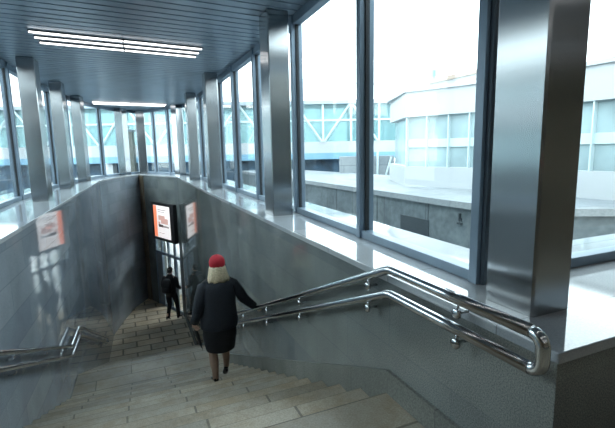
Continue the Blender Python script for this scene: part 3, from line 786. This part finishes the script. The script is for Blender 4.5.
# glazed footbridge crossing beyond the pavilion
fa = math.radians(-23.4)
bx = Vector((-1.585,-2.292,0))+Vector((.397,.918,0))*30
mm = Matrix.Translation(bx) @ Matrix.Rotation(fa, 4, 'Z')
t = thing('footbridge', 'long glazed footbridge with white and blue bands crossing beyond the windows', 'footbridge', (bx.x,bx.y,1.4), fa)
X0, X1 = -34., 7.0
MB().box(X0,X1,0,3.2,1.42,2.2,mm).build('white_fascia', 'white', t)
MB().box(X0,X1,-.06,3.2,.98,1.42,mm).build('blue_fascia', 'blue', t)
MB().box(X0,X1,-.2,3.4,4.75,5.0,mm).build('roof', 'bluetop', t)
MB().box(X0,X1,.12,.15,2.2,4.75,mm).build('glazing', 'glazing', t)
MB().box(X0,X1,3.0,3.03,2.2,4.75,mm).build('glazing', 'glazing', t)
MB().box(X0,X1,-.02,.14,3.6,3.72,mm).build('middle_rail', 'tealframe', t)
k = 0; x = X0+.1
while x < X1:
    MB().box(x-.07,x+.07,-.05,.2,2.2,4.75,mm).build('post', 'tealframe', t)
    if x+1.95 < X1 and k % 2 == 0:
        MB().tube([mm @ Vector((x+.1,0,2.2)), mm @ Vector((x+1.85,0,4.72))], .08, 8).build('diagonal', 'tealframe', t)
    elif x+1.95 < X1:
        MB().tube([mm @ Vector((x+.1,0,4.72)), mm @ Vector((x+1.85,0,2.2))], .08, 8).build('diagonal', 'tealframe', t)
    x += 1.95; k += 1
tag(MB().box(X0,3.2,.9,1.3,-1.4,.98,mm).build('shade_base_wall', 'navy'), 'wall under the footbridge with its shade painted in dark blue', 'wall')
tag(MB().box(-14.45,-13.75,.2,.85,-1.4,.98,mm).build('bridge_pillar', 'white'), 'white pillar under the footbridge left of the far point of the stairwell', 'pillar')
p = thing('stair_tower', 'dark olive boxed pier against the footbridge behind the far point of the stairwell', 'pier', (bx.x-11,bx.y+4.5,-1.4))
MB().box(-12.65,-11.85,-.7,-.3,-1.4,3.1,mm).build('shaft', 'olive', p); MB().box(-12.75,-11.75,-.8,-.25,3.1,3.25,mm).build('cap', 'frame_shaded', p)
# white haze-pale town beyond
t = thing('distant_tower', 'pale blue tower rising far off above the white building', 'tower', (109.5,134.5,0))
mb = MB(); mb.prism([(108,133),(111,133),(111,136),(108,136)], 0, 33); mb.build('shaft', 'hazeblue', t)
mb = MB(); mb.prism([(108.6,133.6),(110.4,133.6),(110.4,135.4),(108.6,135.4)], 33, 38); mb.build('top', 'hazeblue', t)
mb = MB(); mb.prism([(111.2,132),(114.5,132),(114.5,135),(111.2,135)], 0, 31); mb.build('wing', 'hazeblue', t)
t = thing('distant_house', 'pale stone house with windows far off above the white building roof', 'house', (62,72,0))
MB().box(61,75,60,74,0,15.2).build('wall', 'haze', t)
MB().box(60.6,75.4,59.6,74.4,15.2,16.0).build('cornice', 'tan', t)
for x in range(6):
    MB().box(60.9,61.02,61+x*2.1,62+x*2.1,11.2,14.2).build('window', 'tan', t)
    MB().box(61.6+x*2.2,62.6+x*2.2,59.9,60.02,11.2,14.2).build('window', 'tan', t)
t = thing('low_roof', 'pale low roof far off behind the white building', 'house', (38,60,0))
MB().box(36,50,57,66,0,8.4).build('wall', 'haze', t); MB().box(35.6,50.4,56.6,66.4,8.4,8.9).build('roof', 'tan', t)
cb = [Vector((-1.0,24.,7.3)).lerp(Vector((13.,13.5,4.9)), k/12) - Vector((0,0,.6*math.sin(PI*k/12))) for k in range(13)]
cb = [Vector((-16,34,11.)).lerp(Vector((16.,14.,4.4)), k/16) - Vector((0,0,1.0*math.sin(PI*k/16))) for k in range(17)]
tag(MB().tube(cb, .018, 6).build('overhead_cable', 'tealframe'), 'thin overhead cable sagging across the sky', 'cable')
# unseen building added on the left to give the steel columns something to reflect
t = thing('reflection_building', 'grey banded building added out of view left of the pavilion for the columns to reflect', 'building', (-14,2,-1.4))
MB().box(-20,-11,-16,17,-1.4,.9).build('base_wall', 'concrete', t); MB().box(-20,-11.15,-16,17,.9,2.3).build('window_band', 'teal', t)
MB().box(-20,-11,-16,17,2.3,3.2).build('spandrel', 'white', t); MB().box(-20,-11.15,-16,17,3.2,3.9).build('window_band', 'teal', t)
MB().box(-20,-11,-16,17,3.9,4.5).build('parapet', 'whitetile', t)
# ------------------------------------------------------------------ daylight, camera
w = bpy.data.worlds.new('overcast'); bpy.context.scene.world = w; w.use_nodes = True
nt = w.node_tree; bg = nt.nodes['Background']
tc = N(nt, 'ShaderNodeTexCoord'); sp = N(nt, 'ShaderNodeSeparateXYZ'); nt.links.new(tc.outputs['Generated'], sp.inputs[0])
r = ramp(nt, [(.0, (.62, .70, .78)), (.5, (.88, .95, 1.)), (1., (.80, .90, 1.))]); 
mr = N(nt, 'ShaderNodeMapRange'); mr.inputs['From Min'].default_value = -1; mr.inputs['From Max'].default_value = 1
nt.links.new(sp.outputs['Z'], mr.inputs['Value']); nt.links.new(mr.outputs[0], r.inputs[0]); nt.links.new(r.outputs[0], bg.inputs[0])
bg.inputs[1].default_value = 2.2

cd = bpy.data.cameras.new('camera'); cam = bpy.data.objects.new('camera', cd); C.objects.link(cam)
cd.sensor_width = 36; cd.lens = 422.85*36/615; cd.clip_end = 600
yaw, pit, rol = math.radians(23.389), math.radians(8.685), math.radians(-1.112)
F = Vector((math.sin(yaw)*math.cos(pit), math.cos(yaw)*math.cos(pit), -math.sin(pit)))
R = Vector((math.cos(yaw), -math.sin(yaw), 0)); U = R.cross(F)
c, s = math.cos(rol), math.sin(rol)
R2 = c*R+s*U; U2 = -s*R+c*U
m = Matrix((R2, U2, -F)).transposed().to_4x4(); m.translation = Vector((-1.585, -2.292, 1.684))
cam.matrix_world = m
sc = bpy.context.scene; sc.camera = cam
sc.view_settings.view_transform = 'Standard'; sc.view_settings.look = 'None'; sc.view_settings.gamma = 1
sc.view_settings.exposure = 1.5
sc.cycles.max_bounces = 12; sc.cycles.transparent_max_bounces = 24
